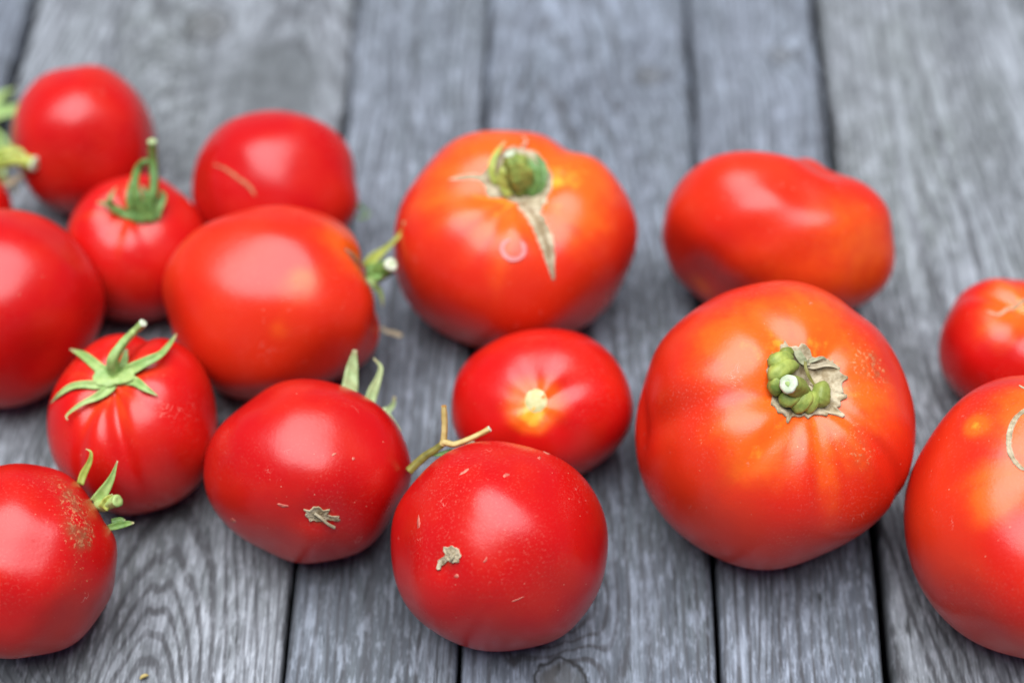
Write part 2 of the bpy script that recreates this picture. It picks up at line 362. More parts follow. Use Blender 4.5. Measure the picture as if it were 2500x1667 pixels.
TOMATOES = [{'id': 'T1',
  'label': 'plain round red tomato at the far back left, no stalk showing',
  'shape': {'lobes': (4, 0.012, 0.4), 'dimple': (0.1, 0.35), 'bottom': 0.03, 'boxy': 0.3, 'seed': 1.3, 'grooves': [], 'bumps': []},
  'foot': [-0.18004, 0.08434, 0.0],
  'rise': 0.03065,
  'M': [[-0.0182, -0.02238, -0.00865], [-0.01185, -0.00153, 0.0272], [-0.02129, 0.02037, -0.00746]],
  'sepals': [],
  'tubes': [],
  'patches': [],
  'ribbons': [],
  'blobs': [],
  'orange': [],
  'russet': [],
  'tone': 0.1},
 {'id': 'T2',
  'label': 'red tomato with a slanting pale crack, behind the one with upright curled green sepals',
  'shape': {'lobes': (4, 0.02, 1.1),
            'dimple': (0.1, 0.35),
            'bottom': 0.03,
            'boxy': 0.3,
            'seed': 2.1,
            'grooves': [],
            'bumps': [([0.3821, -0.5565, -0.7377], 0.22, -0.022), ([0.4227, -0.2948, -0.857], 0.3, 0.015)]},
  'foot': [-0.09725, 0.05686, 0.0],
  'rise': 0.0302,
  'M': [[0.00839, -0.00909, 0.0309], [-0.02964, -0.00704, 0.00539], [0.00419, -0.02912, -0.00876]],
  'sepals': [{'pts': [[0.03423, -0.00818, 0.02928], [0.03701, -0.00922, 0.02729], [0.03925, -0.01209, 0.02669]], 'w': [0.00161, 0.00107, 0.00018]},
             {'pts': [[0.03422, -0.01219, 0.02576], [0.03743, -0.01201, 0.02609], [0.03954, -0.01011, 0.02718]], 'w': [0.00143, 0.00107, 0.00018]}],
  'tubes': [],
  'patches': [],
  'ribbons': [{'name': 'growth_crack',
               'pts': [[0.2011, -0.4389, -0.8758], [0.3891, -0.5006, -0.7733], [0.6066, -0.4977, -0.62], [0.6975, -0.475, -0.5365], [0.7812, -0.4097, -0.471]],
               'w': [0.00054, 0.00125, 0.00143, 0.00161, 0.00054],
               'mat': 'cork_dark'}],
  'blobs': [],
  'orange': [],
  'russet': [],
  'tone': 0.15},
 {'id': 'T3',
  'label': 'small red tomato with upright curled green sepals and a bent green stalk',
  'shape': {'lobes': (5, 0.02, 0.2), 'dimple': (0.12, 0.3), 'bottom': 0.03, 'boxy': 0.3, 'seed': 3.7, 'grooves': [], 'bumps': []},
  'foot': [-0.15212, 0.02765, 0.0],
  'rise': 0.02578,
  'M': [[0.00607, 0.02814, 0.00108], [-0.0274, 0.00606, -0.00348], [-0.00595, 0.00016, 0.02537]],
  'sepals': [{'pts': [[0.00381, -0.00504, 0.04897], [-0.0006, -0.00385, 0.05069], [-0.00435, -0.00353, 0.05332], [-0.00521, -0.00231, 0.05675], [-0.00311, 0.00241, 0.05834]],
              'w': [0.00299, 0.00316, 0.00264, 0.00193, 0.00053]},
             {'pts': [[-0.00084, -0.00362, 0.04926], [-0.0043, -0.00226, 0.05199], [-0.00742, -0.00172, 0.05349], [-0.01072, -0.00119, 0.05383]], 'w': [0.00246, 0.00228, 0.00158, 0.0007]},
             {'pts': [[0.00577, -0.00715, 0.04941], [0.00339, -0.00429, 0.05233], [0.00241, -0.00083, 0.05699], [0.00185, 0.00673, 0.05803]], 'w': [0.00351, 0.00369, 0.00264, 0.00053]},
             {'pts': [[0.00759, -0.00831, 0.04974], [0.00661, -0.00564, 0.05375], [0.00616, -0.00262, 0.05884], [0.00558, 0.00207, 0.0616]], 'w': [0.00351, 0.00404, 0.00281, 0.0007]},
             {'pts': [[0.01006, -0.00819, 0.04992], [0.01032, -0.00542, 0.05411], [0.00935, -0.00234, 0.05854], [0.00771, 0.0008, 0.06115]], 'w': [0.00351, 0.00369, 0.00281, 0.0007]},
             {'pts': [[0.01188, -0.00637, 0.04978], [0.01351, -0.00287, 0.05262], [0.01505, 0.00183, 0.05424], [0.01256, 0.00332, 0.05683]], 'w': [0.00351, 0.00316, 0.00228, 0.00053]},
             {'pts': [[0.01028, -0.00303, 0.04983], [0.01231, 0.00053, 0.05264], [0.01154, 0.00378, 0.05577]], 'w': [0.00299, 0.00281, 0.0007]}],
  'tubes': [{'name': 'stem',
             'pts': [[0.00831, -0.00402, 0.04968], [0.01048, -0.00227, 0.05495], [0.01196, 0.00288, 0.05961], [0.01151, 0.00992, 0.06526], [0.01204, 0.01209, 0.07396]],
             'w': [0.00228, 0.00193, 0.00176, 0.00167, 0.00176],
             'mat': 'green',
             'cut': 'cut_green'},
            {'name': 'stem_loop',
             'pts': [[0.00506, -0.00349, 0.05327], [0.00478, 0.00141, 0.06111], [0.00507, 0.00933, 0.06122], [0.00799, 0.00978, 0.06481], [0.01045, 0.0099, 0.06498]],
             'w': [0.00176, 0.00158, 0.00141, 0.00123, 0.00088],
             'mat': 'green'}],
  'patches': [],
  'ribbons': [],
  'blobs': [],
  'orange': [],
  'russet': [],
  'tone': 0.05,
  'stemorange': 0.35},
 {'id': 'T4',
  'label': 'smooth red tomato cut by the left edge, behind the one with the star-shaped calyx',
  'shape': {'lobes': (4, 0.015, 0.9), 'dimple': (0.1, 0.35), 'bottom': 0.03, 'boxy': 0.3, 'seed': 4.2, 'grooves': [], 'bumps': []},
  'foot': [-0.19718, -0.01205, 0.0],
  'rise': 0.03404,
  'M': [[-0.03135, -0.00122, -0.01908], [-0.01891, 0.00723, 0.02762], [0.00106, 0.0346, -0.00357]],
  'sepals': [],
  'tubes': [],
  'patches': [],
  'ribbons': [],
  'blobs': [],
  'orange': [],
  'russet': [],
  'tone': 0.1},
 {'id': 'T5',
  'label': 'tomato almost wholly beyond the left edge, its thick pale-cut stalk reaching into view',
  'shape': {'lobes': (5, 0.02, 0.6), 'dimple': (0.1, 0.35), 'bottom': 0.03, 'boxy': 0.3, 'seed': 5.9, 'grooves': [], 'bumps': []},
  'foot': [-0.22971, 0.04588, 0.0],
  'rise': 0.02395,
  'M': [[0.00418, 0.02338, 0.00867], [-0.02564, 0.00351, 0.00234], [0.00082, -0.01001, 0.02155]],
  'sepals': [{'pts': [[0.01597, 0.00968, 0.03998], [0.02113, 0.01238, 0.03219], [0.02686, 0.0127, 0.03441], [0.03029, 0.01453, 0.03711]], 'w': [0.00321, 0.00304, 0.00214, 0.00071], 'mat': 'dry'},
             {'pts': [[0.01291, 0.0159, 0.03876], [0.02161, 0.01808, 0.04409], [0.02804, 0.01812, 0.04529], [0.03212, 0.01585, 0.04431]],
              'w': [0.00321, 0.00357, 0.0025, 0.00089],
              'mat': 'green_yellow'},
             {'pts': [[0.01553, 0.0034, 0.04134], [0.01957, 0.01311, 0.03399], [0.0228, 0.0137, 0.03085], [0.0253, 0.011, 0.02849]], 'w': [0.00357, 0.00357, 0.00214, 0.00054], 'mat': 'green_yellow'}],
  'tubes': [{'name': 'stem',
             'pts': [[0.01265, 0.00169, 0.04307], [0.01646, 0.01525, 0.03815], [0.02318, 0.01568, 0.04099], [0.02984, 0.01468, 0.04248], [0.03546, 0.0127, 0.04246]],
             'w': [0.00268, 0.0025, 0.00232, 0.00232, 0.00304],
             'mat': 'green_yellow',
             'cut': 'cut_white'}],
  'patches': [],
  'ribbons': [],
  'blobs': [],
  'orange': [],
  'russet': [],
  'tone': 0.1},
 {'id': 'T6',
  'label': 'ribbed red tomato with a green star-shaped calyx and pale-tipped stalk',
  'shape': {'lobes': (5, 0.02, 2.0),
            'dimple': (0.13, 0.32),
            'bottom': 0.03,
            'boxy': 0.3,
            'seed': 6.4,
            'grooves': [(-0.062, 0.085, 0.11, 1.5), (-0.767, 0.05, 0.1, 1.4), (2.643, 0.09, 0.14, 1.6), (0.891, 0.03, 0.12, 1.3)],
            'bumps': []},
  'foot': [-0.14044, -0.06392, 0.0],
  'rise': 0.02928,
  'M': [[0.00793, 0.02957, -0.00478], [-0.03237, 0.00821, -0.00235], [-0.00252, 0.00652, 0.02924]],
  'sepals': [{'pts': [[-0.00505, 0.00072, 0.05587], [-0.00846, 0.00245, 0.05736], [-0.01615, 0.01068, 0.05544], [-0.02303, 0.01682, 0.05211]],
              'w': [0.00325, 0.0039, 0.00309, 0.00065],
              'mat': 'green_light'},
             {'pts': [[-0.00232, 0.00109, 0.05542], [0.00259, 0.00093, 0.05968], [0.0081, 0.00267, 0.06202], [0.01291, 0.00566, 0.06241], [0.01519, 0.01275, 0.05968], [0.01691, 0.01907, 0.0582]],
              'w': [0.00325, 0.00439, 0.00357, 0.0026, 0.00179, 0.00065],
              'mat': 'green_light'},
             {'pts': [[-0.00481, -0.00112, 0.05589], [-0.00954, -0.0035, 0.05636], [-0.01463, -0.00342, 0.05649], [-0.01944, -0.00329, 0.05497], [-0.02412, -0.00429, 0.05166],
                      [-0.02883, -0.00301, 0.04452]],
              'w': [0.00325, 0.00325, 0.00276, 0.00227, 0.00162, 0.00032],
              'mat': 'green_light'},
             {'pts': [[-0.00365, -0.00141, 0.0558], [-0.00577, -0.00518, 0.05551], [-0.00959, -0.00853, 0.05541], [-0.01352, -0.01083, 0.05536], [-0.01712, -0.01286, 0.05407],
                      [-0.01993, -0.01431, 0.05203], [-0.01925, -0.01623, 0.05198]],
              'w': [0.0039, 0.00374, 0.00276, 0.00179, 0.0013, 0.00081, 0.00049],
              'mat': 'green_light'},
             {'pts': [[-0.00199, -0.00086, 0.05602], [0.00416, -0.00381, 0.05878], [0.00863, -0.00753, 0.05935], [0.01317, -0.00969, 0.05777]],
              'w': [0.0039, 0.00357, 0.00244, 0.00049],
              'mat': 'green_light'},
             {'pts': [[-0.00146, 0.00174, 0.05597], [-0.00099, 0.00629, 0.05717], [-0.00056, 0.01142, 0.05859]], 'w': [0.00292, 0.00292, 0.00146], 'mat': 'green_light'}],
  'tubes': [{'name': 'stem',
             'pts': [[-0.00359, 0.00151, 0.0549], [-0.00413, 0.00245, 0.0578], [-0.00368, 0.00314, 0.06323], [-0.00027, 0.0084, 0.06576], [0.00185, 0.01662, 0.06176], [0.00599, 0.01727, 0.0663]],
             'w': [0.00227, 0.00244, 0.00211, 0.00162, 0.00138, 0.00146],
             'mat': 'green_light',
             'cut': 'cut_white'}],
  'patches': [{'name': 'calyx_base',
               'c': [-0.0852, 0.02, 0.9962],
               'lift': 0.0012,
               'pts': [[-0.1778, -0.165, 0.9701], [-0.2116, -0.0538, 0.9759], [-0.2717, 0.071, 0.9598], [-0.105, 0.2273, 0.9681], [0.0073, 0.2896, 0.9571], [0.0973, 0.2575, 0.9614],
                       [0.0918, 0.1592, 0.983], [0.056, 0.0342, 0.9978], [0.0543, -0.0779, 0.9955], [-0.0045, -0.1739, 0.9848], [-0.1088, -0.2082, 0.972]],
               'mat': 'green_light'}],
  'ribbons': [],
  'blobs': [],
  'orange': [],
  'russet': [],
  'tone': 0.0,
  'stemorange': 0.4},
 {'id': 'T7',
  'label': 'large orange-red tomato lying on its side, stalk end pointing right',
  'shape': {'lobes': (4, 0.02, 1.2),
            'dimple': (0.16, 0.4),
            'bottom': 0.03,
            'boxy': 0.5,
            'seed': 7.5,
            'grooves': [(-1.245, 0.06, 0.12, 0.9)],
            'bumps': [([-0.1996, -0.3856, 0.9008], 0.3, 0.03), ([0.7365, -0.4501, 0.505], 0.5, 0.03)]},
  'foot': [-0.09222, -0.00881, 0.0],
  'rise': 0.0345,
  'M': [[0.01109, 0.00476, 0.03928], [-0.03396, -0.00619, 0.00933], [0.0046, -0.03504, 0.00266]],
  'sepals': [{'pts': [[0.03559, 0.01075, 0.04241], [0.03839, 0.01374, 0.04492], [0.04347, 0.01616, 0.04806], [0.04854, 0.01943, 0.05191], [0.05053, 0.02099, 0.05432], [0.05058, 0.02233, 0.05655]],
              'w': [0.0044, 0.00406, 0.0022, 0.00152, 0.00152, 0.00152],
              'mat': 'green_yellow'},
             {'pts': [[0.03701, 0.00535, 0.04341], [0.03935, 0.00168, 0.04253], [0.04151, -0.00031, 0.03976], [0.04223, -0.00303, 0.03527]],
              'w': [0.00305, 0.00271, 0.00186, 0.00051],
              'mat': 'green_light'},
             {'pts': [[0.04068, -0.00187, 0.02189], [0.04294, -0.00317, 0.0208], [0.04553, -0.00414, 0.02108], [0.04896, -0.00555, 0.021]], 'w': [0.00135, 0.00152, 0.00186, 0.00152], 'mat': 'dry'},
             {'pts': [[0.03946, 0.00394, 0.04664], [0.04134, -1e-05, 0.04775], [0.04332, -0.00255, 0.05224]], 'w': [0.00372, 0.00305, 0.00102], 'mat': 'green'}],
  'tubes': [{'name': 'stem',
             'pts': [[0.03721, 0.01003, 0.0407], [0.04012, 0.0089, 0.04196], [0.04323, 0.00635, 0.04645], [0.04575, 0.00442, 0.05146]],
             'w': [0.00372, 0.00372, 0.00338, 0.00254],
             'mat': 'green',
             'cut': 'cut_white'}],
  'patches': [],
  'ribbons': [{'name': 'growth_crack',
               'pts': [[0.2038, -0.6432, 0.7381], [0.1784, -0.5793, 0.7953], [0.1167, -0.4695, 0.8752], [0.0641, -0.3573, 0.9318]],
               'w': [0.00068, 0.00135, 0.00135, 0.00051],
               'mat': 'cork'}],
  'blobs': [],
  'orange': [([0.0761, -0.6031, 0.794], 0.408, 0.6), ([0.7223, -0.6701, 0.171], 0.227, 0.35), ([0.9178, -0.3893, -0.0781], 0.136, 0.4), ([0.6273, -0.7271, 0.2791], 0.127, 0.5)],
  'russet': [],
  'tone': -0.25,
  'stemorange': 0.45},
 {'id': 'T8',
  'label': 'red tomato showing a ragged dry blossom scar, two pale sepals rising behind it',
  'shape': {'lobes': (4, 0.014, 0.3), 'dimple': (0.1, 0.35), 'bottom': 0, 'boxy': 0.2, 'seed': 8.3, 'grooves': [], 'bumps': [([0.6829, -0.2409, -0.6897], 0.17, -0.035)]},
  'foot': [-0.07369, -0.0894, 0.0],
  'rise': 0.03422,
  'M': [[0.03054, 0.01083, 0.01789], [-0.01734, -0.00225, 0.02795], [0.01075, -0.03284, 0.00138]],
  'sepals': [{'pts': [[0.01382, 0.02612, 0.04376], [0.01424, 0.03016, 0.04715], [0.01498, 0.03502, 0.05123], [0.016, 0.03896, 0.05557]],
              'w': [0.00585, 0.00569, 0.00411, 0.00158],
              'mat': 'green_pale'},
             {'pts': [[0.02078, 0.02515, 0.03985], [0.02237, 0.02921, 0.04326], [0.02452, 0.03298, 0.04703], [0.02523, 0.03582, 0.04983], [0.02275, 0.03763, 0.05238]],
              'w': [0.00427, 0.00395, 0.00237, 0.00158, 0.00063],
              'mat': 'green_pale'},
             {'pts': [[0.02536, 0.02668, 0.03185], [0.02745, 0.02881, 0.0326], [0.02933, 0.03045, 0.03398], [0.02991, 0.03222, 0.03649]],
              'w': [0.00348, 0.00253, 0.00174, 0.00111],
              'mat': 'green_pale'},
             {'pts': [[0.02587, 0.02386, 0.03979], [0.0285, 0.02162, 0.0375], [0.03271, 0.01805, 0.03389]], 'w': [0.00253, 0.00206, 0.00063], 'mat': 'green_pale'}],
  'tubes': [{'name': 'dry_style',
             'pts': [[0.00505, -0.03018, 0.04992], [0.00733, -0.03117, 0.04845], [0.00957, -0.03208, 0.04627], [0.01173, -0.03191, 0.04381]],
             'w': [0.00054, 0.00057, 0.00051, 0.0006],
             'mat': 'dry'}],
  'patches': [{'name': 'blossom_scar',
               'c': [0.6872, -0.2542, -0.6805],
               'pts': [[0.5925, -0.3656, -0.7178], [0.6376, -0.3305, -0.6958], [0.6608, -0.3587, -0.6593], [0.7006, -0.3485, -0.6226], [0.7331, -0.2828, -0.6185], [0.7726, -0.2766, -0.5714],
                       [0.7505, -0.2261, -0.621], [0.7774, -0.186, -0.6008], [0.8209, -0.1469, -0.5519], [0.811, -0.0916, -0.5778], [0.7769, -0.1401, -0.6138], [0.7432, -0.1713, -0.6467],
                       [0.7214, -0.1609, -0.6736], [0.6834, -0.1822, -0.707], [0.6458, -0.2177, -0.7318], [0.6214, -0.2061, -0.7559], [0.6175, -0.2529, -0.7448], [0.5964, -0.2937, -0.7471],
                       [0.6173, -0.3103, -0.723]],
               'mat': 'cork'},
              {'name': 'skin_mark',
               'c': [0.7171, -0.6795, -0.1553],
               'pts': [[0.7257, -0.6768, -0.124], [0.7296, -0.6701, -0.1364], [0.722, -0.6735, -0.1583], [0.7181, -0.6718, -0.1815], [0.7079, -0.6814, -0.1859], [0.7062, -0.6865, -0.1732],
                       [0.7067, -0.6919, -0.1478], [0.7199, -0.6817, -0.1305]],
               'mat': 'scuff',
               'flush': True},
              {'name': 'skin_mark',
               'c': [0.8319, -0.5513, -0.0634],
               'pts': [[0.8396, -0.5407, -0.0513], [0.8401, -0.5388, -0.063], [0.8369, -0.5418, -0.0778], [0.8309, -0.5497, -0.0862], [0.824, -0.5615, -0.0753], [0.8214, -0.5673, -0.0587],
                       [0.8265, -0.5609, -0.0468], [0.8351, -0.5482, -0.0466]],
               'mat': 'scuff',
               'flush': True},
              {'name': 'skin_mark',
               'c': [-0.2014, -0.1543, -0.9673],
               'pts': [[-0.1698, -0.1395, -0.9756], [-0.1939, -0.1255, -0.973], [-0.2463, -0.1004, -0.964], [-0.2611, -0.1209, -0.9577], [-0.2351, -0.1665, -0.9576], [-0.1913, -0.2039, -0.9601],
                       [-0.1711, -0.1908, -0.9666], [-0.1591, -0.1681, -0.9728]],
               'mat': 'scuff',
               'flush': True},
              {'name': 'skin_mark',
               'c': [0.428, -0.444, -0.7872],
               'pts': [[0.4849, -0.4181, -0.7682], [0.4668, -0.4188, -0.7789], [0.4217, -0.42, -0.8036], [0.3835, -0.45, -0.8065], [0.3689, -0.4664, -0.804], [0.3905, -0.4763, -0.7878],
                       [0.431, -0.4549, -0.7793], [0.472, -0.4403, -0.7638]],
               'mat': 'scuff',
               'flush': True}],
  'ribbons': [],
  'blobs': [],
  'orange': [([0.7055, -0.224, -0.6724], 0.118, 0.55)],
  'russet': [],
  'tone': 0.15},
 {'id': 'T9',
  'label': 'frontmost red tomato with a small ragged tan blossom scar and a forked stalk behind',
  'shape': {'lobes': (4, 0.01, 0.8), 'dimple': (0.1, 0.35), 'bottom': 0, 'boxy': 0.2, 'seed': 9.6, 'grooves': [], 'bumps': [([0.5253, -0.6422, -0.5583], 0.14, -0.03)]},
  'foot': [-0.00466, -0.12464, 0.0],
  'rise': 0.0366,
  'M': [[0.00283, 0.03684, -0.00735], [0.0023, 0.00748, 0.03462], [0.03713, -0.00327, -0.00188]],
  'sepals': [{'pts': [[-0.01442, 0.0302, 0.04998], [-0.01764, 0.03045, 0.05118], [-0.02086, 0.02964, 0.0515], [-0.0241, 0.02911, 0.05105]], 'w': [0.00306, 0.00245, 0.00153, 0.00046], 'mat': 'green'},
             {'pts': [[-0.01446, 0.03201, 0.0495], [-0.01165, 0.03297, 0.0513], [-0.00954, 0.03376, 0.05296], [-0.00815, 0.0334, 0.05266]], 'w': [0.00214, 0.00168, 0.00107, 0.00046], 'mat': 'dry'}],
  'tubes': [{'name': 'dry_style', 'pts': [[-0.01474, -0.02154, 0.06391], [-0.01537, -0.02254, 0.06341], [-0.01612, -0.02301, 0.06212]], 'w': [0.00046, 0.00043, 0.0004], 'mat': 'dry'},
            {'name': 'vine_stalk',
             'pts': [[-0.03206, 0.02575, 0.04625], [-0.02974, 0.02753, 0.04774], [-0.02599, 0.02956, 0.05044], [-0.02271, 0.0307, 0.05239], [-0.01991, 0.03184, 0.05434]],
             'w': [0.00153, 0.00153, 0.00145, 0.0013, 0.00122],
             'mat': 'olive'},
            {'name': 'vine_fork',
             'pts': [[-0.02014, 0.03148, 0.05405], [-0.01955, 0.03307, 0.05578], [-0.01922, 0.03615, 0.05936], [-0.01932, 0.03861, 0.06222], [-0.01941, 0.04079, 0.06485]],
             'w': [0.00122, 0.00115, 0.00107, 0.00107, 0.00092],
             'mat': 'straw',
             'cut': 'straw_dark'},
            {'name': 'vine_fork',
             'pts': [[-0.0199, 0.03236, 0.05518], [-0.01803, 0.03164, 0.05518], [-0.01571, 0.03116, 0.05517], [-0.01154, 0.03189, 0.05658], [-0.00737, 0.03293, 0.05825], [-0.00322, 0.03423, 0.06014]],
             'w': [0.00122, 0.00115, 0.00107, 0.00099, 0.00099, 0.00107],
             'mat': 'straw',
             'cut': 'cut_white'}],
  'patches': [{'name': 'blossom_scar',
               'c': [0.6332, -0.5712, -0.5224],
               'pts': [[0.6498, -0.6275, -0.4289], [0.6647, -0.5926, -0.4549], [0.6884, -0.5641, -0.4559], [0.6903, -0.5334, -0.4888], [0.6959, -0.5066, -0.509], [0.6754, -0.4975, -0.5443],
                       [0.6592, -0.4886, -0.5716], [0.6332, -0.5111, -0.5813], [0.6121, -0.5115, -0.6031], [0.6009, -0.5441, -0.5856], [0.5803, -0.5749, -0.5769], [0.5843, -0.5982, -0.5484],
                       [0.5727, -0.6251, -0.5304], [0.5871, -0.6373, -0.4991], [0.6144, -0.6198, -0.4883], [0.622, -0.6357, -0.4571]],
               'mat': 'cork'},
              {'name': 'blossom_scar_tail',
               'c': [0.5378, -0.6586, -0.5263],
               'pts': [[0.6047, -0.6109, -0.511], [0.5937, -0.5975, -0.539], [0.5442, -0.6364, -0.5468], [0.509, -0.6685, -0.5422], [0.4765, -0.6773, -0.5606], [0.4644, -0.6972, -0.546],
                       [0.4756, -0.7058, -0.5251], [0.5355, -0.6875, -0.4904], [0.5835, -0.644, -0.4948]],
               'mat': 'cork'},
              {'name': 'skin_mark',
               'c': [0.9198, -0.3391, 0.1974],
               'pts': [[0.9305, -0.2864, 0.2283], [0.9324, -0.2997, 0.2023], [0.9255, -0.3354, 0.1759], [0.9108, -0.3745, 0.1737], [0.9033, -0.3911, 0.1766], [0.9052, -0.3779, 0.1944],
                       [0.9154, -0.3414, 0.2131], [0.9226, -0.3047, 0.2367]],
               'mat': 'scuff',
               'flush': True},
              {'name': 'skin_mark',
               'c': [0.9991, 0.0053, 0.0415],
               'pts': [[0.9972, 0.0441, 0.0601], [0.9988, 0.033, 0.0364], [0.9997, 0.0057, 0.0257], [0.9998, -0.0203, 0.0083], [0.9991, -0.0317, 0.0269], [0.9985, -0.0205, 0.0499],
                       [0.997, 0.0056, 0.0766], [0.9973, 0.0329, 0.0664]],
               'mat': 'scuff',
               'flush': True},
              {'name': 'skin_mark',
               'c': [0.5036, -0.5457, -0.6698],
               'pts': [[0.5153, -0.5218, -0.6799], [0.4952, -0.5304, -0.6881], [0.4906, -0.5447, -0.6802], [0.4859, -0.5626, -0.6689], [0.4923, -0.5687, -0.659], [0.5044, -0.5605, -0.6568],
                       [0.5222, -0.5443, -0.6565], [0.5253, -0.5285, -0.667]],
               'mat': 'scuff',
               'flush': True},
              {'name': 'skin_mark',
               'c': [0.6975, 0.4963, 0.5169],
               'pts': [[0.6864, 0.5301, 0.4978], [0.7496, 0.4965, 0.4377], [0.7613, 0.4707, 0.446], [0.7359, 0.4602, 0.4966], [0.6986, 0.4647, 0.5441], [0.689, 0.477, 0.5457],
                       [0.6752, 0.5031, 0.5395], [0.6683, 0.5266, 0.5255]],
               'mat': 'scuff',
               'flush': True},
              {'name': 'skin_mark',
               'c': [0.6864, -0.2944, -0.665],
               'pts': [[0.7093, -0.2748, -0.6491], [0.7013, -0.2767, -0.657], [0.682, -0.2827, -0.6745], [0.6678, -0.3035, -0.6797], [0.6625, -0.3138, -0.6801], [0.6725, -0.3162, -0.6691],
                       [0.6882, -0.2996, -0.6607], [0.7053, -0.2877, -0.6479]],
               'mat': 'scuff',
               'flush': True},
              {'name': 'skin_mark',
               'c': [0.5887, -0.8067, -0.051],
               'pts': [[0.6066, -0.792, -0.0694], [0.5836, -0.8042, -0.1127], [0.5736, -0.8132, -0.0982], [0.5548, -0.825, -0.1072], [0.5722, -0.8194, -0.0352], [0.5891, -0.808, 0.0085],
                       [0.6117, -0.7899, 0.0421], [0.6098, -0.7919, -0.0341]],
               'mat': 'scuff',
               'flush': True},
              {'name': 'skin_mark',
               'c': [0.3793, -0.0338, -0.9247],
               'pts': [[0.3975, 0.0325, -0.917], [0.3886, 0.0145, -0.9213], [0.3701, -0.0304, -0.9285], [0.3579, -0.0776, -0.9305], [0.3555, -0.098, -0.9295], [0.3703, -0.0819, -0.9253],
                       [0.383, -0.0351, -0.9231], [0.3972, 0.0112, -0.9177]],
               'mat': 'scuff',
               'flush': True},
              {'name': 'skin_mark',
               'c': [0.8669, 0.3764, 0.3268],
               'pts': [[0.8612, 0.3921, 0.3234], [0.8778, 0.3757, 0.2972], [0.8765, 0.3688, 0.3092], [0.879, 0.3588, 0.3139], [0.8715, 0.3613, 0.3315], [0.8617, 0.3721, 0.345],
                       [0.8438, 0.3928, 0.3657], [0.8562, 0.3924, 0.336]],
               'mat': 'scuff',
               'flush': True}],
  'ribbons': [],
  'blobs': [],
  'orange': [([0.5777, -0.6179, -0.5333], 0.1, 0.35)],
  'russet': [],
  'tone': 0.1,
  'speck': 1.4},
 {'id': 'T10',
  'label': 'large orange-shouldered tomato with a cracked tan scar running down from its green stalk',
  'shape': {'lobes': (5, 0.025, 1.0), 'dimple': (0.17, 0.36), 'bottom': 0.03, 'boxy': 0.45, 'seed': 10.2, 'grooves': [(2.369, 0.13, 0.2, 1.7), (0.229, 0.03, 0.09, 0.9)], 'bumps': []},
  'foot': [0.00064, 0.02149, 0.0],
  'rise': 0.03801,
  'M': [[0.01066, 0.04717, 0.00082], [-0.04266, 0.00987, -0.00907], [-0.00917, 0.00113, 0.03655]],
  'sepals': [{'pts': [[-0.00642, -0.00254, 0.07082], [-0.00841, 0.00094, 0.07526], [-0.00722, 0.00594, 0.07816], [-0.00323, 0.01507, 0.07733]],
              'w': [0.00259, 0.00277, 0.00225, 0.00086],
              'mat': 'green_yellow'},
             {'pts': [[-0.0016, -0.00701, 0.06911], [-0.00399, -0.00494, 0.07327], [-0.00438, -0.00273, 0.07783], [-0.00319, 0.00057, 0.08014]],
              'w': [0.00294, 0.00346, 0.00294, 0.00104],
              'mat': 'green_yellow'},
             {'pts': [[0.00602, -0.00513, 0.06775], [0.008, -0.00327, 0.07271], [0.00799, 0.00024, 0.07653], [0.00521, 0.00625, 0.07898]], 'w': [0.00346, 0.00415, 0.00363, 0.00104], 'mat': 'green'},
             {'pts': [[0.00883, -0.00499, 0.06818], [0.01083, -0.00154, 0.07151], [0.01125, 0.00363, 0.07426], [0.00807, 0.01054, 0.07586]], 'w': [0.00277, 0.00346, 0.00311, 0.00104], 'mat': 'green'},
             {'pts': [[0.00326, 0.01582, 0.07348], [0.00489, 0.01857, 0.07362], [0.00328, 0.02334, 0.07237]], 'w': [0.00104, 0.00069, 0.00035], 'mat': 'dry'}],
  'tubes': [{'name': 'stem',
             'pts': [[0.00202, -0.00247, 0.06617], [0.00201, -0.00025, 0.07078], [0.0012, 0.00054, 0.07622], [-0.0004, 0.00053, 0.08073], [-0.0016, 0.00159, 0.08347]],
             'w': [0.00346, 0.00553, 0.0057, 0.0038, 0.00207],
             'mat': 'green_rib',
             'cut': 'cut_white',
             'ridge': 0.2}],
  'patches': [{'name': 'stem_scar',
               'c': [-0.2294, 0.0672, 0.971],
               'pts': [[-0.3673, -0.1059, 0.924], [-0.3032, -0.2156, 0.9282], [-0.2616, -0.2552, 0.9308], [-0.1434, -0.2394, 0.9603], [-0.0479, -0.2355, 0.9707], [-0.0439, -0.1194, 0.9919],
                       [0.0524, 0.0234, 0.9984], [0.1617, 0.105, 0.9812], [0.2056, 0.1947, 0.9591], [0.0625, 0.2701, 0.9608], [-0.1019, 0.3558, 0.929], [-0.3704, 0.3603, 0.8561],
                       [-0.488, 0.2779, 0.8274], [-0.5343, 0.1063, 0.8386]],
               'mat': 'cork'}],
  'ribbons': [{'name': 'growth_crack',
               'pts': [[-0.2063, -0.1968, 0.9585], [-0.2605, -0.2473, 0.9333], [-0.2826, -0.3214, 0.9038], [-0.2874, -0.4059, 0.8675], [-0.2964, -0.4695, 0.8317]],
               'w': [0.00415, 0.00328, 0.00259, 0.00207, 0.00069],
               'mat': 'cork'},
              {'name': 'growth_crack',
               'pts': [[0.0461, 0.0563, 0.9973], [0.1459, 0.1002, 0.9842], [0.2877, 0.1235, 0.9497], [0.4111, 0.1368, 0.9013], [0.5301, 0.1385, 0.8365], [0.6273, 0.1322, 0.7675],
                       [0.7432, 0.1273, 0.6569]],
               'w': [0.00553, 0.00588, 0.00622, 0.00639, 0.00553, 0.00415, 0.00104],
               'mat': 'cork'},
              {'name': 'ring_mark',
               'pts': [[0.4147, -0.1361, 0.8997], [0.4251, -0.1789, 0.8873], [0.458, -0.2092, 0.864], [0.511, -0.2028, 0.8353], [0.5536, -0.1653, 0.8162], [0.5631, -0.1083, 0.8193],
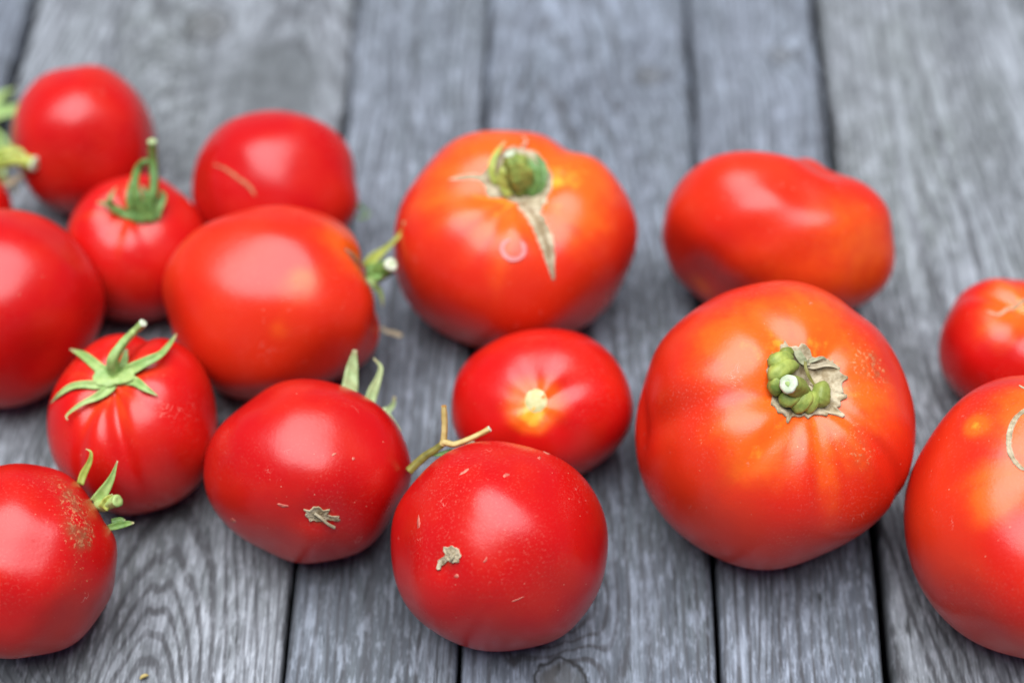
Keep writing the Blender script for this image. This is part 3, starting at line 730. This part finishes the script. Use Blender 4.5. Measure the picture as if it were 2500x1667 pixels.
                       [0.5363, -0.0592, 0.8419], [0.4875, -0.0478, 0.8718], [0.4454, -0.0581, 0.8934]],
               'w': [0.00069, 0.00138, 0.00173, 0.0019, 0.0019, 0.00173, 0.0019, 0.0019, 0.00069],
               'mat': 'pale_mark'}],
  'blobs': [],
  'orange': [([-0.5727, 0.1892, 0.7976], 0.598, 0.5), ([-0.0429, 0.5557, 0.8303], 0.439, 0.6), ([-0.4176, -0.5476, 0.725], 0.399, 0.35), ([0.0884, -0.2614, 0.9612], 0.239, 0.3)],
  'russet': [],
  'tone': -0.1,
  'stemorange': 0.8},
 {'id': 'T11',
  'label': 'small red tomato facing us with a round pale stem scar ringed in yellow',
  'shape': {'lobes': (5, 0.018, 0.9),
            'dimple': (0.03, 0.22),
            'bottom': 0.03,
            'boxy': 0.3,
            'seed': 11.8,
            'grooves': [(3.097, 0.02, 0.12, 0.9), (1.672, 0.02, 0.12, 0.9), (0.012, 0.015, 0.12, 0.9)],
            'bumps': []},
  'foot': [0.01174, -0.05539, 0.0],
  'rise': 0.02888,
  'M': [[0.01228, 0.03165, -0.00204], [-0.02176, 0.00703, -0.01629], [-0.01533, 0.00781, 0.02131]],
  'sepals': [],
  'tubes': [],
  'patches': [{'name': 'stem_scar',
               'c': [-0.057, -0.011, 0.9983],
               'pts': [[-0.0095, 0.1122, 0.9936], [0.0628, 0.0651, 0.9959], [0.103, -0.0026, 0.9947], [0.099, -0.0712, 0.9925], [0.0548, -0.1226, 0.9909], [-0.0196, -0.1456, 0.9892],
                       [-0.1031, -0.1317, 0.9859], [-0.1741, -0.086, 0.981], [-0.2179, -0.0203, 0.9758], [-0.2181, 0.0492, 0.9747], [-0.1681, 0.1022, 0.9805], [-0.093, 0.1252, 0.9878]],
               'mat': 'pale_green',
               'flush': True}],
  'ribbons': [],
  'blobs': [],
  'orange': [([-0.0514, -0.0281, 0.9983], 0.298, 1.25), ([0.1347, -0.13, 0.9823], 0.166, 1.0)],
  'russet': [],
  'tone': 0,
  'stemorange': 0.0},
 {'id': 'T12',
  'label': 'misshapen lobed orange-red tomato without a stalk at the back, behind the biggest one',
  'shape': {'lobes': (5, 0.02, 0.5),
            'dimple': (0.1, 0.4),
            'bottom': 0.03,
            'boxy': 0.2,
            'seed': 12.5,
            'grooves': [],
            'bumps': [([-0.1891, -0.9606, 0.2038], 0.5, 0.13), ([0.1064, -0.5765, 0.8101], 0.2, -0.08), ([0.19, -0.6194, 0.7617], 0.12, -0.03), ([0.2879, -0.3832, 0.8777], 0.2, 0.11),
                      ([0.599, -0.4735, 0.6457], 0.16, -0.05), ([0.792, -0.0441, 0.6089], 0.34, 0.11), ([0.9065, 0.3239, 0.2706], 0.42, 0.09), ([0.8481, 0.5041, -0.1629], 0.45, 0.12),
                      ([0.5414, -0.2509, 0.8024], 0.2, 0.0), ([-0.4118, -0.1763, -0.894], 0.6, -0.18), ([0.6619, -0.7455, 0.0784], 0.26, -0.05), ([0.9158, -0.2641, -0.3025], 0.4, 0.04),
                      ([0.3172, -0.815, -0.485], 0.4, 0.03)]},
  'foot': [0.102, 0.02085, 0.0],
  'rise': 0.03609,
  'M': [[0.03552, 0.02028, 0.01391], [-0.01465, -0.00138, 0.02847], [0.01624, -0.03252, 0.0043]],
  'sepals': [],
  'tubes': [],
  'patches': [],
  'ribbons': [],
  'blobs': [],
  'orange': [([0.9235, 0.2428, -0.297], 0.61, 0.4), ([-0.5459, -0.0288, -0.8373], 0.211, 0.7), ([0.9363, -0.3495, 0.0338], 0.516, 0.4), ([0.3783, -0.4117, -0.8291], 0.563, 0.3)],
  'russet': [],
  'tone': -0.2},
 {'id': 'T13',
  'label': 'biggest tomato, orange around a tan-rimmed hollow holding a ribbed green stalk stub',
  'shape': {'lobes': (6, 0.014, 0.7),
            'dimple': (0.18, 0.3),
            'bottom': 0.03,
            'boxy': 0.45,
            'seed': 13.1,
            'grooves': [(0.838, 0.045, 0.06, 1.35), (-1.553, 0.055, 0.13, 1.7), (-0.005, 0.02, 0.06, 1.0), (-0.805, 0.02, 0.07, 1.0), (-0.372, 0.015, 0.12, 0.9), (-2.655, 0.03, 0.12, 1.3),
                        (2.395, 0.03, 0.12, 1.3)],
            'bumps': [([-0.0871, -0.9887, -0.1217], 0.2, -0.05), ([0.1658, -0.9492, 0.2675], 0.25, -0.025)]},
  'foot': [0.09478, -0.07656, 0.0],
  'rise': 0.04502,
  'M': [[0.006, 0.04879, 0.00905], [-0.04801, 0.00961, -0.01409], [-0.01908, -0.00808, 0.0397]],
  'sepals': [{'pts': [[0.00695, -0.0029, 0.08542], [0.00679, -0.00628, 0.08514], [0.00789, -0.00878, 0.08342], [0.00975, -0.01051, 0.08113], [0.01146, -0.01195, 0.08049]],
              'w': [0.00079, 0.00111, 0.00111, 0.00079, 0.00032],
              'mat': 'olive'},
             {'pts': [[0.00776, -0.01077, 0.08064], [0.00963, -0.01277, 0.08031], [0.01266, -0.013, 0.08019], [0.01593, -0.01068, 0.08012]], 'w': [0.00095, 0.00111, 0.00095, 0.00047], 'mat': 'dry'},
             {'pts': [[0.00383, 0.00043, 0.08658], [0.00513, -0.00252, 0.08616], [0.0066, -0.00411, 0.0853], [0.00875, -0.00413, 0.08413]],
              'w': [0.00253, 0.00285, 0.00253, 0.00079],
              'mat': 'dry_green'},
             {'pts': [[0.00834, -0.00294, 0.08428], [0.01096, -0.00201, 0.08435], [0.01314, -0.00093, 0.08403], [0.01484, -0.0006, 0.08284]],
              'w': [0.00158, 0.00126, 0.00095, 0.00047],
              'mat': 'dry_green'},
             {'pts': [[0.00729, -0.00428, 0.08351], [0.01044, -0.00405, 0.08282], [0.01419, -0.00267, 0.08235], [0.01748, -0.00313, 0.0821], [0.01898, -0.00402, 0.08158]],
              'w': [0.00158, 0.00174, 0.00158, 0.00126, 0.00063],
              'mat': 'dry'},
             {'pts': [[0.01421, -0.01455, 0.07644], [0.01485, -0.01346, 0.07834], [0.01554, -0.01083, 0.07909]], 'w': [0.00111, 0.00111, 0.00047], 'mat': 'dry_green'}],
  'tubes': [{'name': 'stem',
             'pts': [[0.0052, -0.0119, 0.07759], [0.00413, -0.01362, 0.08137], [0.002, -0.0154, 0.08562], [-0.00058, -0.01723, 0.08957]],
             'w': [0.00379, 0.00395, 0.00379, 0.00316],
             'mat': 'olive_green',
             'cut': 'cut_white'}],
  'patches': [{'name': 'stem_scar',
               'c': [-0.0788, -0.005, 0.9969],
               'rim': 1,
               'pts': [[-0.221, -0.2896, 0.9313], [-0.2497, -0.2379, 0.9386], [-0.3106, -0.1754, 0.9342], [-0.3617, -0.1326, 0.9228], [-0.3292, -0.1099, 0.9378], [-0.3155, -0.036, 0.9483],
                       [-0.3263, -0.0058, 0.9453], [-0.2962, 0.0313, 0.9546], [-0.2505, 0.059, 0.9663], [-0.2512, 0.1555, 0.9554], [-0.2253, 0.218, 0.9496], [-0.1937, 0.2469, 0.9495],
                       [-0.1309, 0.2645, 0.9555], [-0.0863, 0.3152, 0.9451], [-0.0427, 0.2764, 0.9601], [0.0435, 0.2624, 0.964], [0.0541, 0.2842, 0.9572], [0.0978, 0.231, 0.968],
                       [0.1441, 0.205, 0.9681], [0.2114, 0.249, 0.9452], [0.1938, 0.1566, 0.9685], [0.1966, 0.0749, 0.9776], [0.2029, -0.0123, 0.9791], [0.2005, -0.0994, 0.9746],
                       [0.1971, -0.177, 0.9643], [0.2371, -0.211, 0.9483], [0.1828, -0.2301, 0.9558], [0.1317, -0.2841, 0.9497], [0.0593, -0.3114, 0.9484], [-0.0523, -0.3049, 0.9509],
                       [-0.1545, -0.3095, 0.9383]],
               'mat': 'cork'}],
  'ribbons': [],
  'blobs': [{'pts': [[0.00265, -0.00226, 0.08584], [-0.00077, -0.0044, 0.08764], [-0.00405, -0.00657, 0.08829], [-0.00573, -0.0079, 0.08633]],
             'w': [0.0019, 0.00285, 0.003, 0.0019],
             'mat': 'green_rib'},
            {'pts': [[0.00461, -0.00488, 0.08424], [-4e-05, -0.00803, 0.08729], [-0.00415, -0.01155, 0.08763], [-0.00504, -0.01248, 0.08317]],
             'w': [0.0019, 0.003, 0.00316, 0.0019],
             'mat': 'green_rib'},
            {'pts': [[-0.00049, -0.01009, 0.08503], [-0.00339, -0.01308, 0.08632], [-0.00432, -0.01466, 0.08428], [-0.00295, -0.01483, 0.08046]],
             'w': [0.0019, 0.00269, 0.00269, 0.00174],
             'mat': 'green_rib'},
            {'pts': [[0.0073, -0.01184, 0.08157], [0.00287, -0.0155, 0.08211], [-0.00056, -0.01793, 0.08154], [-0.00223, -0.01887, 0.07989]],
             'w': [0.00206, 0.00332, 0.00332, 0.00206],
             'mat': 'green_rib'},
            {'pts': [[0.00834, -0.01286, 0.08042], [0.00591, -0.01675, 0.08085], [0.00344, -0.01848, 0.07898], [0.00153, -0.0188, 0.07776]],
             'w': [0.0019, 0.00316, 0.00316, 0.0019],
             'mat': 'green_rib'},
            {'pts': [[0.01007, -0.01198, 0.07932], [0.00872, -0.01572, 0.07915], [0.00715, -0.01788, 0.07782], [0.00547, -0.01831, 0.07673]],
             'w': [0.0019, 0.00285, 0.00269, 0.00174],
             'mat': 'green_rib'},
            {'pts': [[0.01399, -0.00816, 0.07942], [0.01232, -0.01212, 0.0795], [0.01176, -0.01503, 0.07747], [0.01128, -0.01668, 0.07587]],
             'w': [0.00221, 0.00316, 0.00332, 0.00221],
             'mat': 'olive_green'},
            {'pts': [[0.00277, -0.00014, 0.08646], [-5e-05, -0.00207, 0.0876], [-0.00245, -0.00357, 0.08743]], 'w': [0.00158, 0.00221, 0.00142], 'mat': 'olive_green'}],
  'orange': [([-0.4687, -0.012, 0.8833], 0.556, 0.45), ([-0.3275, -0.5325, 0.7805], 0.36, 0.3), ([0.3636, -0.4218, 0.8306], 0.294, 0.3), ([0.4425, -0.4238, 0.7903], 0.164, 0.3),
             ([0.0283, 0.3097, 0.9504], 0.327, 0.2)],
  'russet': [([-0.19, 0.4554, 0.8698], 0.196, 0.9), ([0.3342, 0.2622, 0.9053], 0.196, 0.7), ([-0.0777, 0.6044, 0.7929], 0.164, 0.5), ([0.4848, 0.3351, 0.8079], 0.131, 0.5),
             ([0.2344, -0.7365, 0.6345], 0.131, 0.5), ([0.4203, -0.7804, 0.4629], 0.098, 0.5), ([-0.5429, -0.0803, 0.836], 0.196, 0.35)],
  'tone': -0.2,
  'stemorange': 0.8,
  'speck': 1.5},
 {'id': 'T14',
  'label': 'small orange-red tomato at the right edge with a thin wavy pale scar line',
  'shape': {'lobes': (5, 0.03, 0.3), 'dimple': (0.13, 0.36), 'bottom': 0.03, 'boxy': 0.3, 'seed': 14.4, 'grooves': [(-2.322, 0.08, 0.14, 1.25)], 'bumps': []},
  'foot': [0.1931, -0.02307, 0.0],
  'rise': 0.02386,
  'M': [[0.00463, 0.0266, 0.0049], [-0.02699, 0.00494, -0.00096], [-0.00201, -0.0054, 0.0231]],
  'sepals': [],
  'tubes': [],
  'patches': [],
  'ribbons': [{'name': 'scar_line',
               'pts': [[-0.1058, -0.5915, 0.7993], [-0.036, -0.5411, 0.8402], [-0.0115, -0.4656, 0.8849], [-0.1471, -0.2879, 0.9463], [-0.2667, -0.0311, 0.9633], [-0.3247, 0.1024, 0.9403],
                       [-0.3575, 0.2251, 0.9064]],
               'w': [0.00068, 0.00118, 0.00135, 0.00135, 0.00135, 0.00135, 0.00084],
               'mat': 'cork'}],
  'blobs': [],
  'orange': [([-0.0203, -0.453, 0.8913], 0.581, 0.3), ([-0.3382, -0.0902, 0.9367], 0.388, 0.4)],
  'russet': [],
  'tone': 0,
  'stemorange': 0.7},
 {'id': 'T15',
  'label': 'large tomato cut by the right edge, with a curved pale ring-shaped scar on its shoulder',
  'shape': {'lobes': (5, 0.018, 1.5), 'dimple': (0.1, 0.4), 'bottom': 0.03, 'boxy': 0.4, 'seed': 15.8, 'grooves': [], 'bumps': [([0.2027, -0.3923, 0.8972], 0.3, -0.03)]},
  'foot': [0.18658, -0.11737, 0.0],
  'rise': 0.04442,
  'M': [[0.01086, 0.04728, 0.0], [-0.04877, 0.0112, -0.00687], [-0.00903, 0.00207, 0.04263]],
  'sepals': [],
  'tubes': [],
  'patches': [],
  'ribbons': [{'name': 'ring_scar',
               'pts': [[-0.4396, -0.0439, 0.8971], [-0.458, -0.1024, 0.883], [-0.4538, -0.1655, 0.8756], [-0.4269, -0.2341, 0.8735], [-0.3598, -0.3034, 0.8823], [-0.2624, -0.3579, 0.8961],
                       [-0.1819, -0.3762, 0.9085], [-0.1076, -0.3669, 0.924], [-0.0511, -0.3368, 0.9402], [-0.0135, -0.2682, 0.9633], [-0.0192, -0.1854, 0.9825]],
               'w': [0.00107, 0.00137, 0.00183, 0.00198, 0.00198, 0.00198, 0.00198, 0.00183, 0.00153, 0.00137, 0.00076],
               'mat': 'cork'},
              {'name': 'scar_line', 'pts': [[-0.67, -0.0869, 0.7373], [-0.6316, -0.0741, 0.7717], [-0.6064, -0.049, 0.7937]], 'w': [0.00046, 0.00076, 0.00046], 'mat': 'cork'}],
  'blobs': [],
  'orange': [([-0.4896, -0.4776, 0.7295], 0.09, 1.0), ([0.0161, -0.5312, 0.8471], 0.193, 0.4), ([0.1138, -0.6135, 0.7814], 0.129, 0.4), ([-0.4995, -0.143, 0.8544], 0.193, 0.4),
             ([-0.254, -0.1067, 0.9613], 0.29, 0.5)],
  'russet': [],
  'tone': -0.05,
  'stemorange': 0.7,
  'speck': 1.2},
 {'id': 'T16',
  'label': 'red tomato cut by the left edge in front, brown rough patch beside its green sepals',
  'shape': {'lobes': (4, 0.012, 0.3), 'dimple': (0.06, 0.35), 'bottom': 0.03, 'boxy': 0.0, 'seed': 16.7, 'grooves': [], 'bumps': [([0.6098, -0.1508, 0.778], 0.5, 0.03)]},
  'foot': [-0.17297, -0.1282, 0.0],
  'rise': 0.03296,
  'M': [[0.01597, 0.00548, 0.02971], [-0.02941, -0.00428, 0.0166], [0.00645, -0.03333, 0.00268]],
  'sepals': [{'pts': [[0.02029, 0.02346, 0.04666], [0.02152, 0.02629, 0.04903], [0.02384, 0.02913, 0.05242], [0.02442, 0.03126, 0.0552], [0.02265, 0.03197, 0.0562]],
              'w': [0.00245, 0.0026, 0.00184, 0.00092, 0.00031],
              'mat': 'green_yellow'},
             {'pts': [[0.02615, 0.01649, 0.0448], [0.02907, 0.01886, 0.04779], [0.03228, 0.0224, 0.05176], [0.03457, 0.02663, 0.0563]],
              'w': [0.00459, 0.00413, 0.00229, 0.00046],
              'mat': 'green_light'},
             {'pts': [[0.02969, 0.01287, 0.04675], [0.03167, 0.01476, 0.04934], [0.03356, 0.01598, 0.05076]], 'w': [0.00367, 0.00306, 0.00122], 'mat': 'green_yellow'},
             {'pts': [[0.03106, 0.00904, 0.04055], [0.03488, 0.00931, 0.04177], [0.03808, 0.00934, 0.04279], [0.04066, 0.00913, 0.04362]], 'w': [0.00214, 0.0026, 0.00199, 0.00061], 'mat': 'green'},
             {'pts': [[0.03198, 0.0118, 0.04086], [0.03504, 0.01227, 0.04126], [0.03688, 0.01203, 0.04106]], 'w': [0.00153, 0.00138, 0.00046], 'mat': 'green'}],
  'tubes': [{'name': 'stem',
             'pts': [[0.02676, 0.01691, 0.04316], [0.02968, 0.01558, 0.04504], [0.03258, 0.01495, 0.0475], [0.03517, 0.01408, 0.04977]],
             'w': [0.00214, 0.00214, 0.00199, 0.00214],
             'mat': 'green_light',
             'cut': 'green_light'}],
  'patches': [],
  'ribbons': [],
  'blobs': [],
  'orange': [],
  'russet': [([-0.06, -0.6991, 0.7125], 0.224, 0.6), ([0.232, -0.6408, 0.7318], 0.224, 0.75), ([0.5761, -0.5098, 0.6388], 0.153, 1.3), ([0.4571, -0.6555, 0.6011], 0.359, 0.4),
             ([0.8165, -0.4966, 0.2944], 0.404, 0.25), ([0.8386, -0.2599, 0.4788], 0.224, 0.4)],
  'tone': 0.1,
  'speck': 1.4}]

# ------------------------------------------------------------------ tomato parts
def surface(T, d):
    """points of the skin (relative to the foot of the tomato) along own-frame directions"""
    d = np.atleast_2d(np.asarray(d, float)); d = d / np.linalg.norm(d, axis=1)[:, None]
    p = (d * fruit_radius(d, T['shape'])[:, None]) @ np.array(T['M']).T
    return p + np.array([0, 0, T['rise']])
def outward(T, d):
    n = np.linalg.inv(np.array(T['M'])).T @ np.asarray(d, float)
    return unit(n)
NU, NV = 160, 110
DIRS = sphere_dirs(NU, NV)
FACES = [(0, 1 + k, 1 + (k + 1) % NU) for k in range(NU)]
for j in range(NV - 2):
    a = 1 + j * NU
    FACES += [(a + k, a + NU + k, a + NU + (k + 1) % NU, a + (k + 1) % NU) for k in range(NU)]
last = 1 + (NV - 1) * NU; a = last - NU
FACES += [(a + k, last, a + (k + 1) % NU) for k in range(NU)]

def make_fruit(T, parent):
    P = surface(T, DIRS)
    me = bpy.data.meshes.new('fruit'); me.from_pydata(P.tolist(), [], FACES); me.update()
    th = np.arccos(np.clip(DIRS[:, 2], -1, 1))
    ph = np.arctan2(DIRS[:, 1], DIRS[:, 0])
    og = T.get('stemorange', .15) * np.exp(-(th / (.62 + .12 * np.sin(5 * ph + T['shape']['seed']) + .06 * np.sin(13 * ph))) ** 2)
    sd = T['shape']['seed']
    og *= 1 + .10 * np.sin(9 * ph + sd + th) + .10 * np.sin(14 * ph + 2 * sd) + .08 * np.sin(31 * ph + 3 * sd + 2 * th)
    for (c, r, a_) in T['orange']: og += a_ * np.exp(-(ang(DIRS, c) / r) ** 2)
    ru = np.zeros(len(DIRS))
    for (c, r, a_) in T['russet']: ru += a_ * np.exp(-(ang(DIRS, c) / r) ** 2)
    for nm, arr in (('orange', og), ('russet', ru)):
        at = me.attributes.new(nm, 'FLOAT', 'POINT'); at.data.foreach_set('value', arr.astype(np.float32))
    s = T['shape']['seed']
    ob = link('fruit', me, parent, tomato_material('tomato_skin', T.get('tone', 0.), T.get('speck', 1.), s))
    return ob

def make_tube(name, pts, w, mat, parent, cut=None, ridge=.07, round_end=False, n=26, seg=20):
    P, R = spline(pts, w, n)
    V = []; Fc = []; up_ = np.array([.3, .2, .93])
    for i in range(n + 1):
        t = unit(P[min(i + 1, n)] - P[max(i - 1, 0)])
        a_ = unit(np.cross(t, up_)); b_ = np.cross(t, a_); up_ = -b_
        r = R[i]
        if round_end:
            u = i / n * 2 - 1; r *= math.sqrt(max(.02, 1 - abs(u) ** 3.2))
        for k in range(seg):
            q = 2 * math.pi * k / seg
            rr = r * (1 + ridge * math.cos(5 * q + i * .05) + .03 * math.sin(i * 1.3 + 3 * q))
            V.append(P[i] + (a_ * math.cos(q) + b_ * math.sin(q)) * rr)
    for i in range(n):
        for k in range(seg):
            Fc.append((i * seg + k, i * seg + (k + 1) % seg, (i + 1) * seg + (k + 1) % seg, (i + 1) * seg + k))
    Fc.append(tuple(range(seg)))
    Fc.append(tuple(n * seg + k for k in range(seg)))
    ob = link(name, mesh_from(name, V, Fc), parent, MAT[mat])
    if cut:
        t = unit(P[n] - P[n - 1]); c = P[n]; a_ = unit(np.cross(t, (.3, .2, .93))); b_ = np.cross(t, a_)
        V = []; Fc = []
        rings = ((1.04, -.25), (1.06, .06), (.86, .22), (.5, .26), (.3, .16))
        for (s, h) in rings:
            for k in range(seg):
                q = 2 * math.pi * k / seg
                V.append(c + (a_ * math.cos(q) + b_ * math.sin(q)) * R[n] * s * (1 + .04 * math.sin(3 * q + 1) + .03 * math.sin(7 * q)) + t * R[n] * h)
        for i in range(len(rings) - 1):
            for k in range(seg):
                Fc.append((i * seg + k, i * seg + (k + 1) % seg, (i + 1) * seg + (k + 1) % seg, (i + 1) * seg + k))
        Fc.append(tuple((len(rings) - 1) * seg + k for k in range(seg))); Fc.append(tuple(range(seg)))
        ce = link('cut_end', mesh_from('cut_end', V, Fc), ob, MAT[cut])
        if R[n] > .0022:
            PV = [c + (a_ * math.cos(q) * 1.25 + b_ * math.sin(q)) * R[n] * .24 * (1 + .2 * math.sin(3 * q)) + t * R[n] * .24 for q in np.arange(12) * math.pi / 6]
            PV.append(c + t * R[n] * .30)
            link('cut_end_pith', mesh_from('cut_end_pith', PV, [(k, (k + 1) % 12, 12) for k in range(12)]), ob, MAT['green_light'])
    return ob

def make_sepal(T, pts, w, mat, parent, n=22):
    P, R = spline(pts, w, n); mid = np.array([0, 0, T['rise']])
    V = []; Fc = []; m = 6
    face = unit(np.array([0, -.64, .77]))
    for i in range(n + 1):
        t = unit(P[min(i + 1, n)] - P[max(i - 1, 0)])
        o_ = unit(unit(P[i] - mid) * .5 + face)
        s_ = unit(np.cross(t, o_)); nn = np.cross(s_, t)
        if nn @ o_ < 0: nn = -nn
        h = R[i] * .5; th = min(.0006, R[i] * .22)
        row = []
        for k in range(m + 1):
            f = k / m * 2 - 1
            lift = (-.16 * (1 - abs(f)) + .05 * math.sin(i * .9 + f * 2)) * R[i]
            row.append(P[i] + s_ * h * f + nn * lift)
        V += [p + nn * th * .5 for p in row]
        V += [p - nn * th * .5 for p in row[::-1]]
    c = 2 * (m + 1)
    for i in range(n):
        for k in range(c):
            Fc.append((i * c + k, i * c + (k + 1) % c, (i + 1) * c + (k + 1) % c, (i + 1) * c + k))
    Fc.append(tuple(range(c))); Fc.append(tuple(n * c + k for k in range(c)))
    me = mesh_from('sepal', V, Fc)
    at = me.attributes.new('tip', 'FLOAT', 'POINT'); at.data.foreach_set('value', np.repeat(np.arange(n + 1) / n, c).astype(np.float32))
    return link('sepal', me, parent, MAT[mat])

def make_patch(T, name, c, pts, mat, parent, rim=0, lift=0.0, seed=0, flush=False):
    """corky scar that lies on the skin: a ragged outline with a raised lip"""
    c = np.array(c); pts = [np.array(p) for p in pts]; n = len(pts); rg = random.Random(seed)
    fine = []
    for i in range(n):
        a_, b_ = pts[i], pts[(i + 1) % n]
        for t in (0, .34, .67):
            p = a_ + (b_ - a_) * t
            fine.append(p + (p - c) * rg.uniform(-.05, .06) * (0 if t == 0 else 1))
    n = len(fine)
    rings = ((1.0, -.0006), (.985, .0003), (.93, .0004), (.8, .0002), (.6, .0001), (.35, .0003), (.12, .0002))
    if rim: rings = ((1.0, -.0006), (.985, .0006), (.94, .0009), (.84, -.0002), (.65, .0001), (.4, .0004), (.12, .0004))
    if flush: rings = ((1.0, -.0010), (.9, -.00065), (.4, -.0006)); lift = 0.0
    V = []; Fc = []; jit = 0.0 if flush else .00018
    for (s, h) in rings:
        D = np.array([c + (p - c) * s for p in fine]); Q = surface(T, D)
        for q, d in zip(Q, D):
            V.append(q + outward(T, d) * (h + lift + (.0007 if flush else .00035) + rg.uniform(-jit, jit)))
    V.append(surface(T, c)[0] + outward(T, c) * ((.0001 if flush else .0005) + lift))
    for i in range(len(rings) - 1):
        for k in range(n):
            Fc.append((i * n + k, i * n + (k + 1) % n, (i + 1) * n + (k + 1) % n, (i + 1) * n + k))
    z = (len(rings) - 1) * n
    for k in range(n): Fc.append((z + k, z + (k + 1) % n, len(V) - 1))
    return link(name, mesh_from(name, V, Fc), parent, MAT[mat])

def make_ribbon(T, name, pts, w, mat, parent, n=48, furrow=False):
    """healed crack: two raised lips with a shallow furrow between"""
    D, R = spline(pts, w, n); V = []; Fc = []; rg = random.Random(len(pts))
    S = [surface(T, d)[0] for d in D]
    prof = [(-1, -.0007), (-.9, .0000), (-.66, .0003), (-.3, .0001), (0, -.0001), (.3, .0001), (.66, .0003), (.9, .0000), (1, -.0007)]
    if furrow: prof = [(f, h + .00025) for f, h in prof]
    Mi = np.linalg.inv(np.array(T['M'])); mid = np.array([0, 0, T['rise']]); m = len(prof)
    for i in range(n + 1):
        t = unit(S[min(i + 1, n)] - S[max(i - 1, 0)]); o_ = outward(T, D[i]); s_ = unit(np.cross(t, o_))
        wob = 1 + rg.uniform(-.14, .14)
        for (f, h) in prof:
            q = S[i] + s_ * f * R[i] * .5 * wob
            d = Mi @ (q - mid)
            k_ = min(1.0, R[i] / .002)
            V.append(surface(T, d)[0] + o_ * (h * k_ + .0003 + rg.uniform(-.00008, .00008)))
    for i in range(n):
        for k in range(m - 1):
            Fc.append((i * m + k, i * m + k + 1, (i + 1) * m + k + 1, (i + 1) * m + k))
    return link(name, mesh_from(name, V, Fc), parent, MAT[mat])

# ------------------------------------------------------------------ the tomatoes
for T in TOMATOES:
    root = bpy.data.objects.new('tomato', None); scene.collection.objects.link(root)
    root.location = T['foot']; root.empty_display_size = .02
    root['label'] = T['label']; root['category'] = 'tomato'; root['group'] = 'ripe tomatoes spread over the boards'
    fruit = make_fruit(T, root)
    for i, p in enumerate(T['patches']):
        make_patch(T, p['name'], p['c'], p['pts'], p['mat'], root, p.get('rim', 0), p.get('lift', 0.0), i + 3, p.get('flush', False))
    for p in T['ribbons']:
        rb = make_ribbon(T, p['name'], p['pts'], p['w'], p['mat'], root)
        if max(p['w']) > .0035:
            make_ribbon(T, 'crack_furrow', p['pts'], [x * .17 for x in p['w'][:-1]] + [.0002], 'furrow', rb, furrow=True)
    for p in T['tubes']:
        make_tube(p['name'], p['pts'], p['w'], p['mat'], root, p.get('cut'), p.get('ridge', .07))
    for p in T['blobs']:
        make_tube('stem_lobe', p['pts'], p['w'], p['mat'], root, None, .07, True)
    if T['sepals']:
        cal = bpy.data.objects.new('calyx', None); scene.collection.objects.link(cal); cal.parent = root
        for p in T['sepals']:
            make_sepal(T, p['pts'], p['w'], p.get('mat', 'green'), cal)

# ------------------------------------------------------------------ loose bits
# a green scrap of vine beside the far-left tomato
vine = bpy.data.objects.new('vine_scrap', None); scene.collection.objects.link(vine)
vine.location = (-.2235, .108, 0)
vine['label'] = 'fuzzy green scrap of vine at the left edge beside the far back left tomato'; vine['category'] = 'vine'
VT = {'rise': 0.0}
make_tube('stem', [(-.05, -.012, .012), (-.03, -.004, .014), (-.015, .004, .012), (-.004, .013, .009), (.004, .024, .006)], [.0022, .0022, .002, .0018, .0014], 'green_light', vine, None)
make_tube('stem', [(-.02, .003, .012), (-.006, .001, .016), (.004, -.006, .014), (.010, -.016, .010)], [.0016, .0016, .0014, .001], 'green_light', vine, None)
for (a_, b_, c_, w_) in [((-.012, .006, .012), (-.004, .020, .014), (.002, .034, .007), .007),
                         ((-.010, .003, .013), (.002, .008, .018), (.014, .010, .012), .008),
                         ((-.008, -.003, .013), (.002, -.012, .013), (.006, -.026, .005), .007),
                         ((-.020, .004, .012), (-.018, .018, .014), (-.010, .030, .010), .006)]:
    make_sepal(VT, [a_, b_, c_], [w_, w_ * .8, .001], 'green_light', vine)

# a crumb of straw on the boards
for i, (x, y, ln, rz) in enumerate([(-.1305, -.1555, .0032, .6)]):
    me_pts = [(-ln / 2, 0, .0006), (-ln * .2, ln * .12, .0009), (ln * .2, ln * .05, .0010), (ln / 2, -ln * .1, .0006)]
    ob = make_tube('straw_crumb', me_pts, [.0003, .0006, .0006, .0002], 'straw', None, None, .2, False, 8, 8)
    ob.location = (x, y, 0); ob.rotation_euler = (0, 0, rz)
    ob['label'] = 'tiny dry straw-coloured crumb lying on the grey boards'; ob['category'] = 'crumb'
